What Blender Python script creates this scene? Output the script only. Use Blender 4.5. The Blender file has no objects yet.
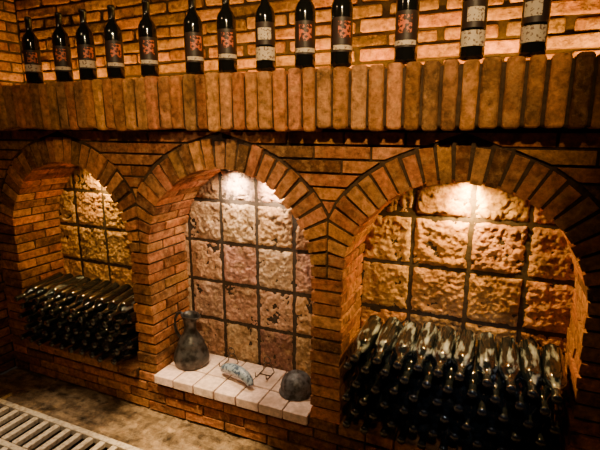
import bpy, math, random
from mathutils import Vector, Matrix, noise, Euler
random.seed(7)
R=random.uniform
EYE=1.43; WY=1.6; BY=1.89; XL=-2.6; XR=0.95
SPR=0.8416; CP=0.0526; LB=1.42; LT=1.637; SILL=0.227; ZT=2.35
ARCH=[(-2.024,0.42),(-1.072,0.42),(-0.112,0.41)]
RT=0.125
# ---------------------------------------------------------------- materials
def newmat(name):
    m=bpy.data.materials.new(name); m.use_nodes=True
    nt=m.node_tree; b=nt.nodes['Principled BSDF']; return m,nt,b
def N(nt,t,**k):
    n=nt.nodes.new(t)
    for a,v in k.items():
        if a in n.inputs: n.inputs[a].default_value=v
        else: setattr(n,a,v)
    return n
def brickmat(name,mult=(1,1,1),bump=0.6,scale=40,attr=True,col=(0.4,0.16,0.06),dark=0.45,rough=0.85,bd=0.006,patch=None,pale=None,pf=0.7,patf=0.6):
    m,nt,b=newmat(name); L=nt.links
    tc=N(nt,'ShaderNodeTexCoord')
    n1=N(nt,'ShaderNodeTexNoise'); n1.inputs['Scale'].default_value=scale; n1.inputs['Detail'].default_value=8; n1.inputs['Roughness'].default_value=0.65
    L.new(tc.outputs['Object'],n1.inputs['Vector'])
    n2=N(nt,'ShaderNodeTexNoise'); n2.inputs['Scale'].default_value=scale*0.22; n2.inputs['Detail'].default_value=5
    L.new(tc.outputs['Object'],n2.inputs['Vector'])
    if attr:
        a=N(nt,'ShaderNodeAttribute'); a.attribute_name='Col'; src=a.outputs['Color']
    else:
        a=N(nt,'ShaderNodeRGB'); a.outputs[0].default_value=(*col,1); src=a.outputs[0]
    r=N(nt,'ShaderNodeMapRange'); r.inputs['From Min'].default_value=0.3; r.inputs['From Max'].default_value=0.7; r.inputs['To Min'].default_value=dark; r.inputs['To Max'].default_value=1.35
    L.new(n1.outputs['Fac'],r.inputs['Value'])
    mx=N(nt,'ShaderNodeVectorMath',operation='MULTIPLY'); L.new(src,mx.inputs[0])
    cb=N(nt,'ShaderNodeCombineXYZ')
    for i in range(3):
        mm=N(nt,'ShaderNodeMath',operation='MULTIPLY'); mm.inputs[1].default_value=mult[i]; L.new(r.outputs[0],mm.inputs[0]); L.new(mm.outputs[0],cb.inputs[i])
    L.new(cb.outputs[0],mx.inputs[1])
    r2=N(nt,'ShaderNodeMapRange'); r2.inputs['From Min'].default_value=0.50; r2.inputs['From Max'].default_value=0.68; r2.inputs['To Min'].default_value=0; r2.inputs['To Max'].default_value=patf
    L.new(n2.outputs['Fac'],r2.inputs['Value'])
    mix=N(nt,'ShaderNodeMix',data_type='RGBA'); L.new(r2.outputs[0],mix.inputs['Factor']); L.new(mx.outputs[0],mix.inputs[6])
    mix.inputs[7].default_value=(*(patch or (0.04,0.02,0.008)),1)
    out=mix.outputs[2]
    if pale:
        n3=N(nt,'ShaderNodeTexNoise'); n3.inputs['Scale'].default_value=scale*0.5; n3.inputs['Detail'].default_value=9; n3.inputs['Roughness'].default_value=0.75
        mp=N(nt,'ShaderNodeMapping'); mp.inputs['Location'].default_value=(5,3,1); L.new(tc.outputs['Object'],mp.inputs[0]); L.new(mp.outputs[0],n3.inputs['Vector'])
        r3=N(nt,'ShaderNodeMapRange'); r3.inputs['From Min'].default_value=0.5; r3.inputs['From Max'].default_value=0.72; r3.inputs['To Max'].default_value=pf
        L.new(n3.outputs['Fac'],r3.inputs['Value'])
        m3=N(nt,'ShaderNodeMix',data_type='RGBA'); L.new(r3.outputs[0],m3.inputs['Factor']); L.new(out,m3.inputs[6]); m3.inputs[7].default_value=(*pale,1); out=m3.outputs[2]
    L.new(out,b.inputs['Base Color'])
    b.inputs['Roughness'].default_value=rough
    b.inputs['Specular IOR Level'].default_value=0.2
    bp=N(nt,'ShaderNodeBump'); bp.inputs['Strength'].default_value=bump; bp.inputs['Distance'].default_value=bd
    L.new(n1.outputs['Fac'],bp.inputs['Height']); L.new(bp.outputs[0],b.inputs['Normal'])
    return m
M_brick=brickmat('brick_clay',bump=1.0,bd=0.012,dark=0.28,pale=(0.66,0.34,0.14),pf=0.65)
M_upbrick=brickmat('brick_clay_upper',bump=1.0,bd=0.013,pale=(0.58,0.28,0.06),patch=(0.10,0.032,0.008),dark=0.22)
M_mortar=brickmat('mortar',attr=False,col=(0.075,0.042,0.02),scale=60)
M_upmortar=brickmat('mortar_upper',attr=False,col=(0.05,0.024,0.008),scale=60)
M_stone=brickmat('split_stone',attr=True,scale=34,dark=0.32,bump=1.0,bd=0.02,patch=(0.16,0.07,0.02),pale=(0.72,0.46,0.22),patf=0.7)
M_grout=brickmat('grout',attr=False,col=(0.055,0.038,0.026),scale=60)
M_palegrout=brickmat('sill_joint',attr=False,col=(0.18,0.12,0.09),scale=60)
M_sill=brickmat('sill_brick',scale=45,dark=0.75,patch=(0.42,0.27,0.2),bump=0.4)
M_floor=brickmat('floor_stone',attr=True,scale=30,dark=0.2,rough=0.45,bump=1.0,bd=0.03,patch=(0.05,0.03,0.015),pale=(0.66,0.46,0.27),patf=0.8)
M_pit,_,b=newmat('drain_dark'); b.inputs['Base Color'].default_value=(0.008,0.006,0.005,1)
def simple(name,col,rough=0.5,metal=0,bump=0,scale=60,spec=0.5,col2=None,thr=(0.45,0.65),rough2=None,coat=0,stretch=None):
    m,nt,b=newmat(name); L=nt.links
    b.inputs['Roughness'].default_value=rough; b.inputs['Metallic'].default_value=metal
    b.inputs['Base Color'].default_value=(*col,1); b.inputs['Specular IOR Level'].default_value=spec
    if coat: b.inputs['Coat Weight'].default_value=coat; b.inputs['Coat Roughness'].default_value=0.08
    tc=N(nt,'ShaderNodeTexCoord'); n=N(nt,'ShaderNodeTexNoise'); n.inputs['Scale'].default_value=scale; n.inputs['Detail'].default_value=7
    if stretch:
        mp=N(nt,'ShaderNodeMapping'); mp.inputs['Scale'].default_value=stretch; L.new(tc.outputs['Object'],mp.inputs[0]); L.new(mp.outputs[0],n.inputs['Vector'])
    else: L.new(tc.outputs['Object'],n.inputs['Vector'])
    if col2:
        r=N(nt,'ShaderNodeMapRange'); r.inputs['From Min'].default_value=thr[0]; r.inputs['From Max'].default_value=thr[1]
        L.new(n.outputs['Fac'],r.inputs['Value'])
        mix=N(nt,'ShaderNodeMix',data_type='RGBA'); L.new(r.outputs[0],mix.inputs['Factor']); mix.inputs[6].default_value=(*col,1); mix.inputs[7].default_value=(*col2,1)
        L.new(mix.outputs[2],b.inputs['Base Color'])
        if rough2 is not None:
            rr=N(nt,'ShaderNodeMapRange'); rr.inputs['To Min'].default_value=rough; rr.inputs['To Max'].default_value=rough2
            L.new(r.outputs[0],rr.inputs['Value']); L.new(rr.outputs[0],b.inputs['Roughness'])
    if bump:
        bp=N(nt,'ShaderNodeBump'); bp.inputs['Strength'].default_value=bump; bp.inputs['Distance'].default_value=0.004
        L.new(n.outputs['Fac'],bp.inputs['Height']); L.new(bp.outputs[0],b.inputs['Normal'])
    return m
M_glass=simple('dark_bottle_glass',(0.006,0.006,0.005),0.08,spec=0.7)
M_lowglass=simple('cellar_bottle_glass',(0.005,0.008,0.010),0.10,spec=1.0,coat=0.6,col2=(0.03,0.04,0.048),thr=(0.55,0.8),scale=18)
M_dustglint=simple('bottle_glass_dust_glints',(0.008,0.012,0.015),0.10,col2=(0.60,0.70,0.78),thr=(0.52,0.74),rough2=0.25,scale=40,spec=1.0,coat=1.0,stretch=(1,0.22,1),bump=0.5)  # dust plus pale highlight streaks painted into the glass colour
M_foil=simple('capsule_foil',(0.012,0.008,0.008),0.3,spec=0.6)
M_foilg=simple('capsule_foil_grey',(0.018,0.022,0.028),0.18,metal=0.0,spec=1.0,coat=0.7)
M_labelc=simple('label_cream',(0.70,0.56,0.40),0.6,col2=(0.22,0.12,0.07),scale=120,thr=(0.54,0.58))
M_labeld=simple('label_dark',(0.030,0.014,0.010),0.5)
M_emb=simple('label_emblem',(0.66,0.15,0.05),0.5,col2=(0.05,0.015,0.01),scale=90,thr=(0.48,0.53))
M_jug=simple('aged_jug_metal',(0.085,0.08,0.078),0.38,metal=0.5,bump=0.5,scale=30,col2=(0.02,0.017,0.015),thr=(0.4,0.62))
M_bowl=simple('aged_bowl_metal',(0.13,0.13,0.145),0.5,metal=0.35,bump=0.6,scale=40,col2=(0.03,0.026,0.026),thr=(0.4,0.62))
M_horn=simple('painted_horn',(0.28,0.34,0.42),0.3,bump=0.2,scale=60,col2=(0.05,0.08,0.14),thr=(0.50,0.56))
M_wire=simple('wire_metal',(0.08,0.06,0.045),0.35,metal=0.7)
M_grate=simple('grate_metal',(0.75,0.62,0.45),0.5,metal=0.0,bump=0.3,col2=(0.45,0.33,0.22))
M_lamp=simple('lamp_housing',(0.05,0.05,0.05),0.4,metal=0.6)
# ---------------------------------------------------------------- mesh builder
class MB:
    def __init__(s): s.v=[];s.f=[];s.c=[];s.m=[];s.sm=[]
    def face(s,idx,c=(1,1,1),m=0,sm=False): s.f.append(idx);s.c.append(c);s.m.append(m);s.sm.append(sm)
    def hexa(s,p,c=(1,1,1),m=0):
        k=len(s.v); s.v+=[tuple(q) for q in p]
        for q in ((0,3,2,1),(4,5,6,7),(0,1,5,4),(1,2,6,5),(2,3,7,6),(3,0,4,7)):
            s.face([k+i for i in q],c,m)
    def box(s,x0,x1,y0,y1,z0,z1,c=(1,1,1),m=0,j=0):
        p=[(x0,y0,z0),(x1,y0,z0),(x1,y1,z0),(x0,y1,z0),(x0,y0,z1),(x1,y0,z1),(x1,y1,z1),(x0,y1,z1)]
        if j: p=[(a+R(-j,j),b+R(-j,j),d+R(-j,j)) for a,b,d in p]
        s.hexa(p,c,m)
    def lathe(s,prof,n,T=Matrix(),mats=None,c=(1,1,1),rmod=None):
        k=len(s.v)
        for i,(r,z) in enumerate(prof):
            for a in range(n):
                t=2*math.pi*a/n; rr=r*(rmod(t,z) if rmod else 1)
                s.v.append(tuple(T@Vector((rr*math.cos(t),rr*math.sin(t),z))))
        for i in range(len(prof)-1):
            for a in range(n):
                b=(a+1)%n
                s.face([k+i*n+a,k+i*n+b,k+(i+1)*n+b,k+(i+1)*n+a],c,mats[i] if mats else 0,True)
    def patch(s,r,z0,z1,a0,a1,n,T,m):
        k=len(s.v)
        for i in range(n+1):
            t=a0+(a1-a0)*i/n
            for z in (z0,z1): s.v.append(tuple(T@Vector((r*math.cos(t),r*math.sin(t),z))))
        for i in range(n): s.face([k+2*i,k+2*i+2,k+2*i+3,k+2*i+1],(1,1,1),m,True)
    def tube(s,pts,rad,n=10,m=0,cap=True):
        pts=[Vector(p) for p in pts]; k=len(s.v); N_=len(pts)
        up=Vector((0.13,0.2,1)).normalized()
        for i,p in enumerate(pts):
            d=(pts[min(i+1,N_-1)]-pts[max(i-1,0)]).normalized()
            a=d.cross(up)
            if a.length<1e-3: a=d.cross(Vector((1,0,0)))
            a.normalize(); b=a.cross(d)
            r=rad[i] if isinstance(rad,(list,tuple)) else rad
            for q in range(n):
                t=2*math.pi*q/n; s.v.append(tuple(p+a*r*math.cos(t)+b*r*math.sin(t)))
        for i in range(N_-1):
            for q in range(n):
                w=(q+1)%n; s.face([k+i*n+q,k+i*n+w,k+(i+1)*n+w,k+(i+1)*n+q],(1,1,1),m,True)
        if cap:
            s.face([k+q for q in range(n)][::-1],(1,1,1),m); s.face([k+(N_-1)*n+q for q in range(n)],(1,1,1),m)
    def obj(s,name,mats,bevel=0,parent=None,seg=2,origin=None):
        me=bpy.data.meshes.new(name)
        o0=Vector(origin) if origin else Vector((0,0,0))
        me.from_pydata([tuple(Vector(v)-o0) for v in s.v],[],s.f)
        for mt in mats: me.materials.append(mt)
        me.polygons.foreach_set('material_index',s.m); me.polygons.foreach_set('use_smooth',s.sm)
        ca=me.color_attributes.new('Col','FLOAT_COLOR','CORNER'); d=[]
        for f,c in zip(s.f,s.c): d+=[c[0],c[1],c[2],1.0]*len(f)
        ca.data.foreach_set('color',d); me.update()
        ob=bpy.data.objects.new(name,me); bpy.context.collection.objects.link(ob); ob.location=o0
        if bevel:
            b=ob.modifiers.new('bevel','BEVEL'); b.width=bevel; b.segments=seg; b.limit_method='ANGLE'; b.angle_limit=0.6
        if parent: ob.parent=parent
        return ob
def bcol(base=(0.52,0.195,0.056),v=0.40):
    k=R(1-v,1+v*0.7); h=R(0.85,1.2)
    if random.random()<0.14: k*=0.45
    return (base[0]*k,base[1]*k*h,base[2]*k*h*R(0.8,1.3))
def empty(name):
    e=bpy.data.objects.new(name,None); bpy.context.collection.objects.link(e); return e
wall=empty('wall_back')
# ---------------------------------------------------------------- arched wall bricks
W=MB(); J=0.010
def split_depth(y0,y1,par):
    c=y0+(0.19 if par else 0.11); return [(y0,c-J/2),(c+J/2,y1)]
def half(cx,r,z):
    d=z-SPR; Ro=r+RT+J*0.8
    return math.sqrt(Ro*Ro-d*d) if d<Ro else 0
ncourse=27
for ci in range(ncourse):
    z0=ci*CP+J/2; z1=(ci+1)*CP-J/2
    if ci<4:
        x=XL+(0 if ci%2 else -0.11)
        while x<XR:
            a=max(x,XL)+J/2; b=min(x+0.23,XR)-J/2
            if b-a>0.03: W.box(a,b,WY+R(-.004,.004),WY+0.1,z0,z1,bcol(),0,0.002)
            x+=0.23
    elif ci<16:
        pil=[(XL,ARCH[0][0]-ARCH[0][1])]+[(ARCH[i][0]+ARCH[i][1],ARCH[i+1][0]-ARCH[i+1][1]) for i in range(2)]+[(ARCH[2][0]+ARCH[2][1],ARCH[2][0]+ARCH[2][1]+(0.23 if ci%2 else 0.12))]
        for a,b in pil:
            for (ya,yb) in split_depth(WY+R(-.006,.006),BY,ci%2):
                W.box(a+R(-.004,.004),b+R(-.004,.004)-(J if b>0 else 0),ya,yb,z0,z1,bcol(),0,0.003)
        x=pil[3][1]
        while x<XR:
            b=min(x+0.23,XR)-J
            if b-x>0.03: W.box(x,b,WY+R(-.004,.004),WY+0.1,z0,z1,bcol(),0,0.002)
            x+=0.23
    else:
        for k in range(4):
            def lim(z):
                l=XL if k==0 else ARCH[k-1][0]+half(*ARCH[k-1],z)
                r=XR if k==3 else ARCH[k][0]-half(*ARCH[k],z)
                return l,r
            l0,r0=lim(z0); l1,r1=lim(z1)
            if k in(1,2):
                if r1-l1<0.012: continue
                if r0<l0: l0=r0=(l0+r0)/2
            off=0.115*(ci%2)
            xs=[x for x in [XL-0.23+off+0.23*i+R(-.01,.01) for i in range(20)] if max(l0,l1)+0.05<x<min(r0,r1)-0.05]
            for i in range(len(xs)+1):
                a0,a1=(l0,l1) if i==0 else (xs[i-1],xs[i-1])
                b0,b1=(r0,r1) if i==len(xs) else (xs[i],xs[i])
                y0=WY+R(-.006,.006); y1=WY+0.1; g=J/2
                a0+=g;a1+=g;b0-=g;b1-=g
                if b0<=a0: b0=a0+0.002
                if b1-a1<0.004: b1=a1+0.004
                W.hexa([(a0,y0,z0),(b0,y0,z0),(b0,y1,z0),(a0,y1,z0),(a1,y0,z1),(b1,y0,z1),(b1,y1,z1),(a1,y1,z1)],bcol())
mids=[XL,( ARCH[0][0]+ARCH[0][1]+ARCH[1][0]-ARCH[1][1])/2,(ARCH[1][0]+ARCH[1][1]+ARCH[2][0]-ARCH[2][1])/2,XR]
for ai,(cx,r) in enumerate(ARCH):
    n=27; ga=0.005/r; go=0.0075/(r+RT)
    for i in range(n):
        t0=math.pi*i/n; t1=math.pi*(i+1)/n
        def ro(t):
            c=math.cos(t); q=r+RT+rj
            if c>1e-4: q=min(q,(mids[ai+1]-J/2-cx)/c)
            if c<-1e-4: q=min(q,(mids[ai]+J/2-cx)/c)
            return q
        rj=R(-.012,.004); ri=r+R(-.004,.005); tw=R(-.006,.006)
        for (ya,yb) in split_depth(WY+R(-.008,.005),BY,i%2):
            def P(rad,t,y): return (cx+rad*math.cos(t),y,SPR+rad*math.sin(t))
            A,B=t0+ga,t1-ga; A2,B2=t0+go+tw*.5,t1-go+tw*.5
            p=[P(ri,B,ya),P(ri,A,ya),P(ri,A,yb),P(ri,B,yb),P(ro(B2),B2,ya),P(ro(A2),A2,ya),P(ro(A2),A2,yb),P(ro(B2),B2,yb)]
            W.hexa(p,bcol((0.56,0.21,0.06)))
W.obj('arch_bricks',[M_brick],0.005,wall)
cu=bpy.data.curves.new('mortar_body','CURVE'); cu.dimensions='2D'; cu.fill_mode='BOTH'; cu.extrude=(BY-WY-0.012)/2
def spl(pts):
    s=cu.splines.new('POLY'); s.points.add(len(pts)-1)
    for q,(x,z) in zip(s.points,pts): q.co=(x,z,0,1)
    s.use_cyclic_u=True
spl([(XL,0),(XR,0),(XR,LB+0.1),(XL,LB+0.1)])
for cx,r in ARCH:
    rr=r+0.009
    spl([(cx-rr,0.19),(cx+rr,0.19)]+[(cx+rr*math.cos(t),SPR+rr*math.sin(t)) for t in [math.pi*i/40 for i in range(41)]])
tmp=bpy.data.objects.new('mortar_body',cu); bpy.context.collection.objects.link(tmp)
tmp.rotation_euler=(math.pi/2,0,0); tmp.location=(0,(WY+0.010+BY)/2,0); cu.materials.append(M_mortar); tmp.parent=wall
# niche back: split stone tiles
S=MB()
XSL=[[-2.515,-2.294,-2.071,-1.86,-1.64],[-1.47,-1.268,-1.062,-0.861,-0.65],[-0.53,-0.308,-0.078,0.131,0.34]]
ZSL=[0.19,0.425,0.64,0.856,1.07,1.29]
S.box(XL,XR,BY+0.002,BY+0.05,0,LT,(1,1,1),1)
for ni,xs in enumerate(XSL):
    for i in range(-1 if ni==1 else 0,len(xs)-1+0):
        xa=xs[i] if i>=0 else xs[0]-0.2; xb=xs[i+1] if i>=0 else xs[0]
        for k in range(len(ZSL)-1):
            g=0.0055; x0=xa+g;x1=xb-g;z0=ZSL[k]+g;z1=ZSL[k+1]-g
            base=(0.60,0.33,0.18) if ni==1 else (0.66,0.32,0.11)
            col=bcol(base,0.13) ; n=42; k0=len(S.v); sd=Vector((R(0,50),R(0,50),R(0,50)))
            for a in range(n+1):
                for b in range(n+1):
                    u=a/n; v=b/n
                    X=x0+(x1-x0)*u; Z=z0+(z1-z0)*v
                    e=min(u,1-u,v,1-v); e=max(0,e+ (0.02*noise.noise(Vector((X*40,Z*40,1))) if e>0 else 0)); h=min(1,e/0.10)**0.5
                    q=Vector((X*9,Z*9,0))+sd
                    rid=1-abs(noise.noise(q*1.7+Vector((4,4,4))))*2
                    d=0.009*h+h*(0.008*noise.noise(q)+0.007*noise.noise(q*2.7)+0.008*noise.noise(q*7)+0.005*noise.noise(q*17)+0.004*rid)
                    d=min(d,0.030)
                    wob=0.004*noise.noise(Vector((X*30,Z*30,3)))*(e<0.05)
                    S.v.append((X+wob,BY+0.006-d,Z+wob))
            for a in range(n):
                for b in range(n):
                    p=k0+a*(n+1)+b
                    S.face([p,p+n+1,p+n+2,p+1],col,0,True)
S.obj('niche_stone_tiles',[M_stone,M_grout],0,wall)
# upper wall bricks
U=MB(); UY=BY
U.box(XL-0.1,XR,UY+0.012,UY+0.06,LT-0.02,ZT,(1,1,1),1)
ci=0; z=LT
while z<ZT:
    x=XL-(0.115 if ci%2 else 0)
    while x<XR:
        a=max(x,XL)+J/2;b=min(x+0.205+R(-.012,.012),XR)-J/2
        if b-a>0.03: U.box(a,b,UY+R(-.012,.005),UY+0.05,z+0.0055,z+0.056-0.0055,bcol((0.50,0.185,0.030),0.45),0,0.004)
        x+=0.215
    z+=0.056; ci+=1
U.obj('upper_bricks',[M_upbrick,M_upmortar],0.007,wall)
Lw=MB(); Lw.box(XL-0.12,XL-0.008,-0.6,BY+0.05,0,ZT,(1,1,1),1)
z=0;ci=0
while z<ZT:
    y=-0.6-(0.11 if ci%2 else 0)
    while y<BY:
        a=max(y,-0.6)+J/2;b=min(y+0.22,BY)-J/2
        if b-a>0.03: Lw.box(XL-0.08,XL+R(-.006,.0),a,b,z+J/2,z+0.0545-J/2,bcol(),0,0.001)
        y+=0.22
    z+=0.0545;ci+=1
Lw.obj('wall_left',[M_brick,M_mortar],0.005)
# ledge of soldier bricks
Lg=MB(); LY=1.503
Lg.box(XL+0.002,XR,LY+0.018,BY-0.015,LB+0.012,LT-0.016,(1,1,1),1)
x=XL+0.004
while x<XR-0.05:
    w=0.059+R(-.005,.005); z1=LT+R(-.006,.001); z0=LB+R(-.006,.010); y=LY+R(-.006,.006); tl=R(-.003,.003)
    Lg.hexa([(x+J/2,y+0.006,z0),(x+w-J/2,y+0.006,z0),(x+w-J/2,WY+0.02,z0),(x+J/2,WY+0.02,z0),
             (x+J/2+tl,y,z1),(x+w-J/2+tl,y,z1),(x+w-J/2,WY+0.02,z1),(x+J/2,WY+0.02,z1)],bcol((0.62,0.24,0.068),0.28))
    x+=w
for k in range(17):
    a=XL+0.005+0.21*k; Lg.box(a,min(a+0.2,XR),WY+0.03,BY-0.015,LT-0.05,LT,bcol((0.45,0.19,0.07)))
Lg.obj('brick_ledge',[M_brick,M_mortar],0.012,seg=3)
# sills
for i,(cx,r) in enumerate(ARCH):
    s=MB(); s.box(cx-r+0.004,cx+r-0.004,WY-0.018,BY-0.016,SILL-0.05,SILL-0.005,(1,1,1),1)
    base=(0.76,0.55,0.45) if i==1 else (0.50,0.20,0.06)
    n=7; bw=(2*r-0.008)/n
    for k in range(n):
        for (ya,yb) in ((WY-0.03,WY+0.085),(WY+0.092,BY-0.02)):
            cc=bcol(base,0.2)
            if i==1:
                q=R(0.9,1.08); cc=(base[0]*q,base[1]*q*R(.96,1.03),base[2]*q)
            s.box(cx-r+0.004+k*bw+0.003,cx-r+0.004+(k+1)*bw-0.003,ya,yb,SILL-0.045,SILL,cc,0,0.0008)
    s.obj('trim_%d'%(i+1),[M_sill if i==1 else M_brick,M_mortar if i!=1 else M_palegrout],0.004)
# ---------------------------------------------------------------- floor
F=MB(); GY0,GY1=0.84,1.35
F.box(XL,XR,-0.6,GY0,-0.12,-0.03,(0.1,0.06,0.035),1)
F.box(XL,XR,GY1,BY,-0.12,-0.03,(0.1,0.06,0.035),1)
F.box(XL,XR,GY0,GY1,-0.16,-0.12,(1,1,1),2)
def ground(y0,y1,nx,ny):
    k0=len(F.v)
    for a in range(nx+1):
        for b in range(ny+1):
            X=XL+(XR-XL)*a/nx; Y=y0+(y1-y0)*b/ny
            q=Vector((X*4,Y*9,0)); z=-0.008+0.007*noise.noise(q)+0.007*noise.noise(q*3)+0.005*noise.noise(q*8)
            F.v.append((X,Y,min(z,0.001)))
    for a in range(nx):
        for b in range(ny):
            p=k0+a*(ny+1)+b
            t=0.5+0.7*noise.noise(Vector((a*0.08,b*0.3,2)))
            t=max(0.1,t)
            F.face([p,p+ny+1,p+ny+2,p+1],(0.56*t+.08,0.36*t+.05,0.18*t+.025),0,True)
ground(GY1,WY+0.03,300,26); ground(-0.6,GY0,120,50)
F.obj('floor',[M_floor,M_mortar,M_pit])
G=MB()
G.box(XL+.01,XR-.01,GY1-0.034,GY1-0.004,-0.03,0.004); G.box(XL+.01,XR-.01,GY0+0.004,GY0+0.034,-0.03,0.004)
ym=(GY0+GY1)/2+0.03; G.box(XL+.01,XR-.01,ym-0.014,ym+0.014,-0.026,0.0)
x=XL+0.03
while x<XR-0.03:
    G.box(x,x+0.03,GY0+0.036,ym-0.016,-0.025,0.002);G.box(x,x+0.03,ym+0.016,GY1-0.036,-0.025,0.002); x+=0.075
G.obj('floor_drain_grate',[M_grate],0.004)
# ---------------------------------------------------------------- bottles
PROF=[(0.0,0.004),(0.030,0.0),(0.0355,0.003),(0.037,0.010),(0.037,0.185),(0.0355,0.200),(0.030,0.214),(0.021,0.226),(0.0155,0.238),(0.0142,0.250),(0.0142,0.251),(0.0146,0.286),(0.0165,0.287),(0.0165,0.294),(0.0150,0.300),(0.0,0.3005)]
def bottle(mb,T,n,label=None,face=0,mg=0,mf=1):
    mb.lathe(PROF,n,T,([mg]*10+[mf]*6)[:15])
    if label is not None:
        w=1.25
        if label==0:
            mb.patch(0.0374,0.050,0.150,face-w,face+w,16,T,3)
            mb.patch(0.0378,0.095,0.140,face-0.6,face+0.6,10,T,4)
            mb.patch(0.0378,0.055,0.085,face-w,face+w,16,T,2)
        elif label==1:
            mb.patch(0.0374,0.045,0.155,face-w,face+w,16,T,3)
            mb.patch(0.0378,0.088,0.142,face-0.62,face+0.62,10,T,4)
            mb.patch(0.0378,0.052,0.066,face-w*.9,face+w*.9,16,T,2)
        else:
            mb.patch(0.0374,0.035,0.080,face-w,face+w,16,T,2)
            mb.patch(0.0374,0.088,0.165,face-w,face+w,16,T,3)
            mb.patch(0.0378,0.105,0.145,face-0.7,face+0.7,10,T,2)
BX=[-2.130,-1.923,-1.769,-1.599,-1.406,-1.172,-1.014,-.844,-.682,-.543,-.316,-.109,.064]
LBL=[0,1,0,1,1,1,1,2,1,1,1,2,2]
BYP=1.565
for i,(x,l) in enumerate(zip(BX,LBL)):
    x*=BYP/1.6
    mb=MB(); T=Matrix.Translation((x,BYP,LT+0.001))
    face=math.atan2(-BYP,-x)+R(-.3,.3)
    bottle(mb,T,32,l,face)
    mb.obj('wine_bottle',[M_glass,M_foil,M_labelc,M_labeld,M_emb],origin=(x,BYP,LT))
def stack(cx,r,rows,name):
    mb=MB(); pitch=0.0755
    for k in range(rows):
        top=(k==rows-1)
        z=SILL+0.0385+0.010+k*0.0640+(0.004 if top else 0)
        x0=cx-r+0.048+(pitch/2 if k%2 else 0)
        for c in range(12):
            x=x0+c*pitch
            if x>cx+r-0.046: continue
            yb=BY-0.052-R(0,0.022)
            tl=0.03+R(-.01,.01)+(R(0.06,0.10) if top else 0)
            rot=Matrix.Rotation(math.pi/2+tl,4,'X')
            T=Matrix.Translation((x,yb,z))@Matrix.Rotation(R(-.02,.02)*(2 if (top and 1<c<9) else 1),4,'Z')@rot@Matrix.Rotation(R(0,6.28),4,'Z')
            mb_m=0 if ((top and (rows==6 or random.random()<0.35)) or random.random()<0.06) else 2
            bottle(mb,T,24,mg=mb_m)
    return mb.obj(name,[M_dustglint,M_foilg,M_lowglass],origin=(cx,1.7,SILL))
stack(ARCH[0][0],ARCH[0][1],5,'wine_bottle_stack')
stack(ARCH[2][0],ARCH[2][1],6,'wine_bottle_stack')
# ---------------------------------------------------------------- jug
jg=MB(); jx,jy=-1.383,1.745
T=Matrix.Translation((jx,jy,SILL+0.001))
prof=[(0,0.003),(0.080,0.0),(0.088,0.006),(0.092,0.03),(0.088,0.06),(0.076,0.09),(0.066,0.112),(0.069,0.118),(0.060,0.135),(0.044,0.16),(0.034,0.18),(0.030,0.2),(0.031,0.225),(0.037,0.25),(0.044,0.268),(0.046,0.272),(0.042,0.272),(0.034,0.25),(0.027,0.22),(0.026,0.2),(0.0,0.18)]
def spout(t,z):
    if z<0.235: return 1
    a=math.cos(t-(-0.3)); return 1+0.75*max(0,a)**6*min(1,(z-0.235)/0.035)
jg.lathe(prof,40,T,rmod=spout)
hp=[(-0.036,0,0.262),(-0.055,0,0.272),(-0.075,-0.004,0.262),(-0.088,-0.008,0.235),(-0.090,-0.01,0.2),(-0.082,-0.01,0.165),(-0.066,-0.008,0.14),(-0.054,-0.004,0.132)]
jg.tube([T@Vector(p) for p in hp],[.007,.008,.008,.008,.008,.008,.008,.009],10)
jg.obj('antique_jug',[M_jug],origin=(jx,jy,SILL))
bw=MB(); bx,by=-0.775,1.725; T=Matrix.Translation((bx,by,SILL+0.001))
prof=[(0.070,0.004),(0.080,0.0),(0.083,0.004),(0.080,0.010),(0.076,0.014),(0.075,0.035),(0.069,0.056),(0.057,0.076),(0.038,0.090),(0.018,0.097),(0.010,0.099),(0.009,0.104),(0.006,0.106),(0,0.1065)]
bw.lathe(prof,36,T); bw.obj('upturned_metal_bowl',[M_bowl],origin=(bx,by,SILL))
hn=MB(); pts=[];rad=[]
hx,hy=-1.075,1.69
for i in range(19):
    t=i/18; a=math.radians(160-148*t)
    pts.append((hx+0.10*math.cos(a),hy+0.02-0.06*t,SILL+0.0125+0.05*math.sin(a)))
    rad.append(0.006+0.021*math.sin(math.pi*min(1,0.10+t*0.78))**0.8)
pts=[(p[0],p[1],max(p[2],SILL+r_+0.001)) for p,r_ in zip(pts,rad)]
hn.tube(pts,rad,16); hn.obj('painted_curved_horn',[M_horn],origin=(hx,hy,SILL))
for (x,y) in ((-1.19,1.80),(-0.975,1.79)):
    w=MB(); z=SILL+0.004; t=0.0026
    for sx in (-1,1):
        pp=[(x+sx*0.03,y+0.04,z),(x+sx*0.03,y-0.03,z),(x+sx*0.03,y-0.045,z+0.008),(x+sx*0.03,y-0.045,z+0.028)]
        w.tube(pp,t,6)
        w.tube([(x+sx*0.03,y+0.04,z),(x+sx*0.02,y+0.03,z+0.04),(x+sx*0.006,y+0.025,z+0.055)],t,6)
    w.tube([(x+0.018*math.cos(a),y+0.025,z+0.067+0.018*math.sin(a)) for a in [6.283*i/16 for i in range(17)]],t,6)
    w.tube([(x-0.03,y,z),(x+0.03,y,z)],t,6)
    w.obj('wire_plate_stand',[M_wire],origin=(x,y,SILL))
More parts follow.
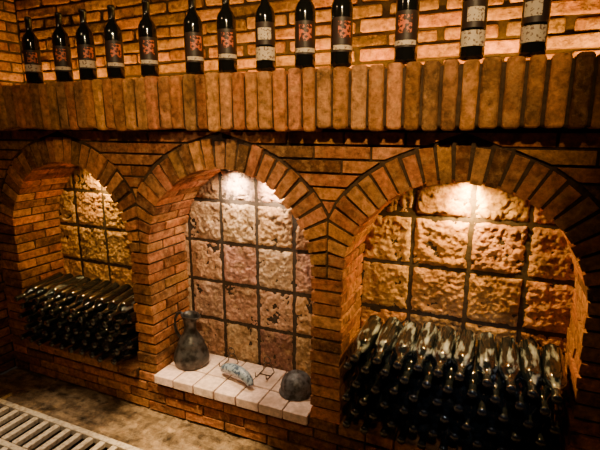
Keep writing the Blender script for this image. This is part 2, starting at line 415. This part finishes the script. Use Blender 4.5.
# ---------------------------------------------------------------- lights
def light(kind,name,loc,power,col,tgt=None,**k):
    l=bpy.data.lights.new(name,kind); l.energy=power; l.color=col
    for a,v in k.items(): setattr(l,a,v)
    o=bpy.data.objects.new(name,l); bpy.context.collection.objects.link(o); o.location=loc
    if tgt: o.rotation_euler=(Vector(tgt)-Vector(loc)).to_track_quat('-Z','Y').to_euler()
    return o
WARM=(1,0.60,0.16); MID=(1,0.77,0.52)
def niche_lamp(x,z,p,col,y=1.80,hot=0):
    h=MB(); T=Matrix.Translation((x,y,z))
    h.lathe([(0,0.016),(0.020,0.016),(0.022,0.013),(0.022,0.0),(0.018,0.0),(0.016,0.006),(0,0.007)],20,T)
    h.obj('niche_downlight',[M_lamp],origin=(x,y,z))
    light('SPOT','niche_spot',(x,y,z-0.004),p,col,(x,y+0.03,z-0.5),spot_size=math.radians(160),spot_blend=1.0,shadow_soft_size=0.012)
    if hot: light('SPOT','niche_accent_spot',(x+0.01,y-0.02,z-0.004),hot,col,(x+0.01,BY,z-0.085),spot_size=math.radians(66),spot_blend=1.0,shadow_soft_size=0.01)
niche_lamp(-2.024,1.243,20,WARM,hot=45)
niche_lamp(-1.175,1.234,12,MID,hot=45)
niche_lamp(-0.97,1.234,13,MID,hot=60)
niche_lamp(-0.112,1.236,34,WARM,hot=130)
for x,p in ((-2.3,2.0),(-1.75,2.0),(-1.2,2.8),(-0.65,3.6),(-0.1,5.0),(0.45,5.6)):
    light('AREA','ledge_strip_light',(x,1.79,LT+0.012),p,(1,0.60,0.11),(x,1.86,LT+0.25),shape='RECTANGLE',size=0.5,size_y=0.02)
light('SPOT','room_ceiling_light',(0.1,-0.2,2.5),245,(1,0.68,0.31),(-0.75,1.6,1.62),spot_size=math.radians(60),spot_blend=1.0,shadow_soft_size=0.04)
light('AREA','room_ceiling_light',(-1.6,0.2,2.5),4,(1,0.64,0.32),(-1.6,1.5,0.8),shape='DISK',size=0.2)
light('SPOT','niche_room_spot',(-1.0,-0.1,1.90),48,(1,0.80,0.60),(-1.09,1.75,0.97),spot_size=math.radians(31),spot_blend=1.0,shadow_soft_size=0.02)
light('SPOT','floor_spot',(-1.25,1.0,2.3),560,(1,0.72,0.38),(-1.28,1.47,0),spot_size=math.radians(24),spot_blend=1.0,shadow_soft_size=0.03)
light('SPOT','floor_spot',(-1.8,0.9,2.3),140,(1,0.80,0.54),(-1.95,1.14,0),spot_size=math.radians(24),spot_blend=0.9,shadow_soft_size=0.03)
light('SPOT','stack_spot',(0.1,-0.3,2.3),60,(0.95,0.95,1.0),(-0.08,1.7,0.55),spot_size=math.radians(16),spot_blend=0.9,shadow_soft_size=0.02)
w=bpy.data.worlds.new('world'); bpy.context.scene.world=w; w.use_nodes=True
bg=w.node_tree.nodes['Background']; bg.inputs[0].default_value=(0.9,0.62,0.42,1); bg.inputs[1].default_value=0.014
# ---------------------------------------------------------------- camera
cd=bpy.data.cameras.new('camera'); cd.lens=27; cd.sensor_width=36; cd.clip_start=0.02
co=bpy.data.objects.new('camera',cd); bpy.context.collection.objects.link(co)
co.location=(0,0,EYE); co.rotation_euler=(math.radians(77.84),0,math.radians(23.7))
bpy.context.scene.camera=co
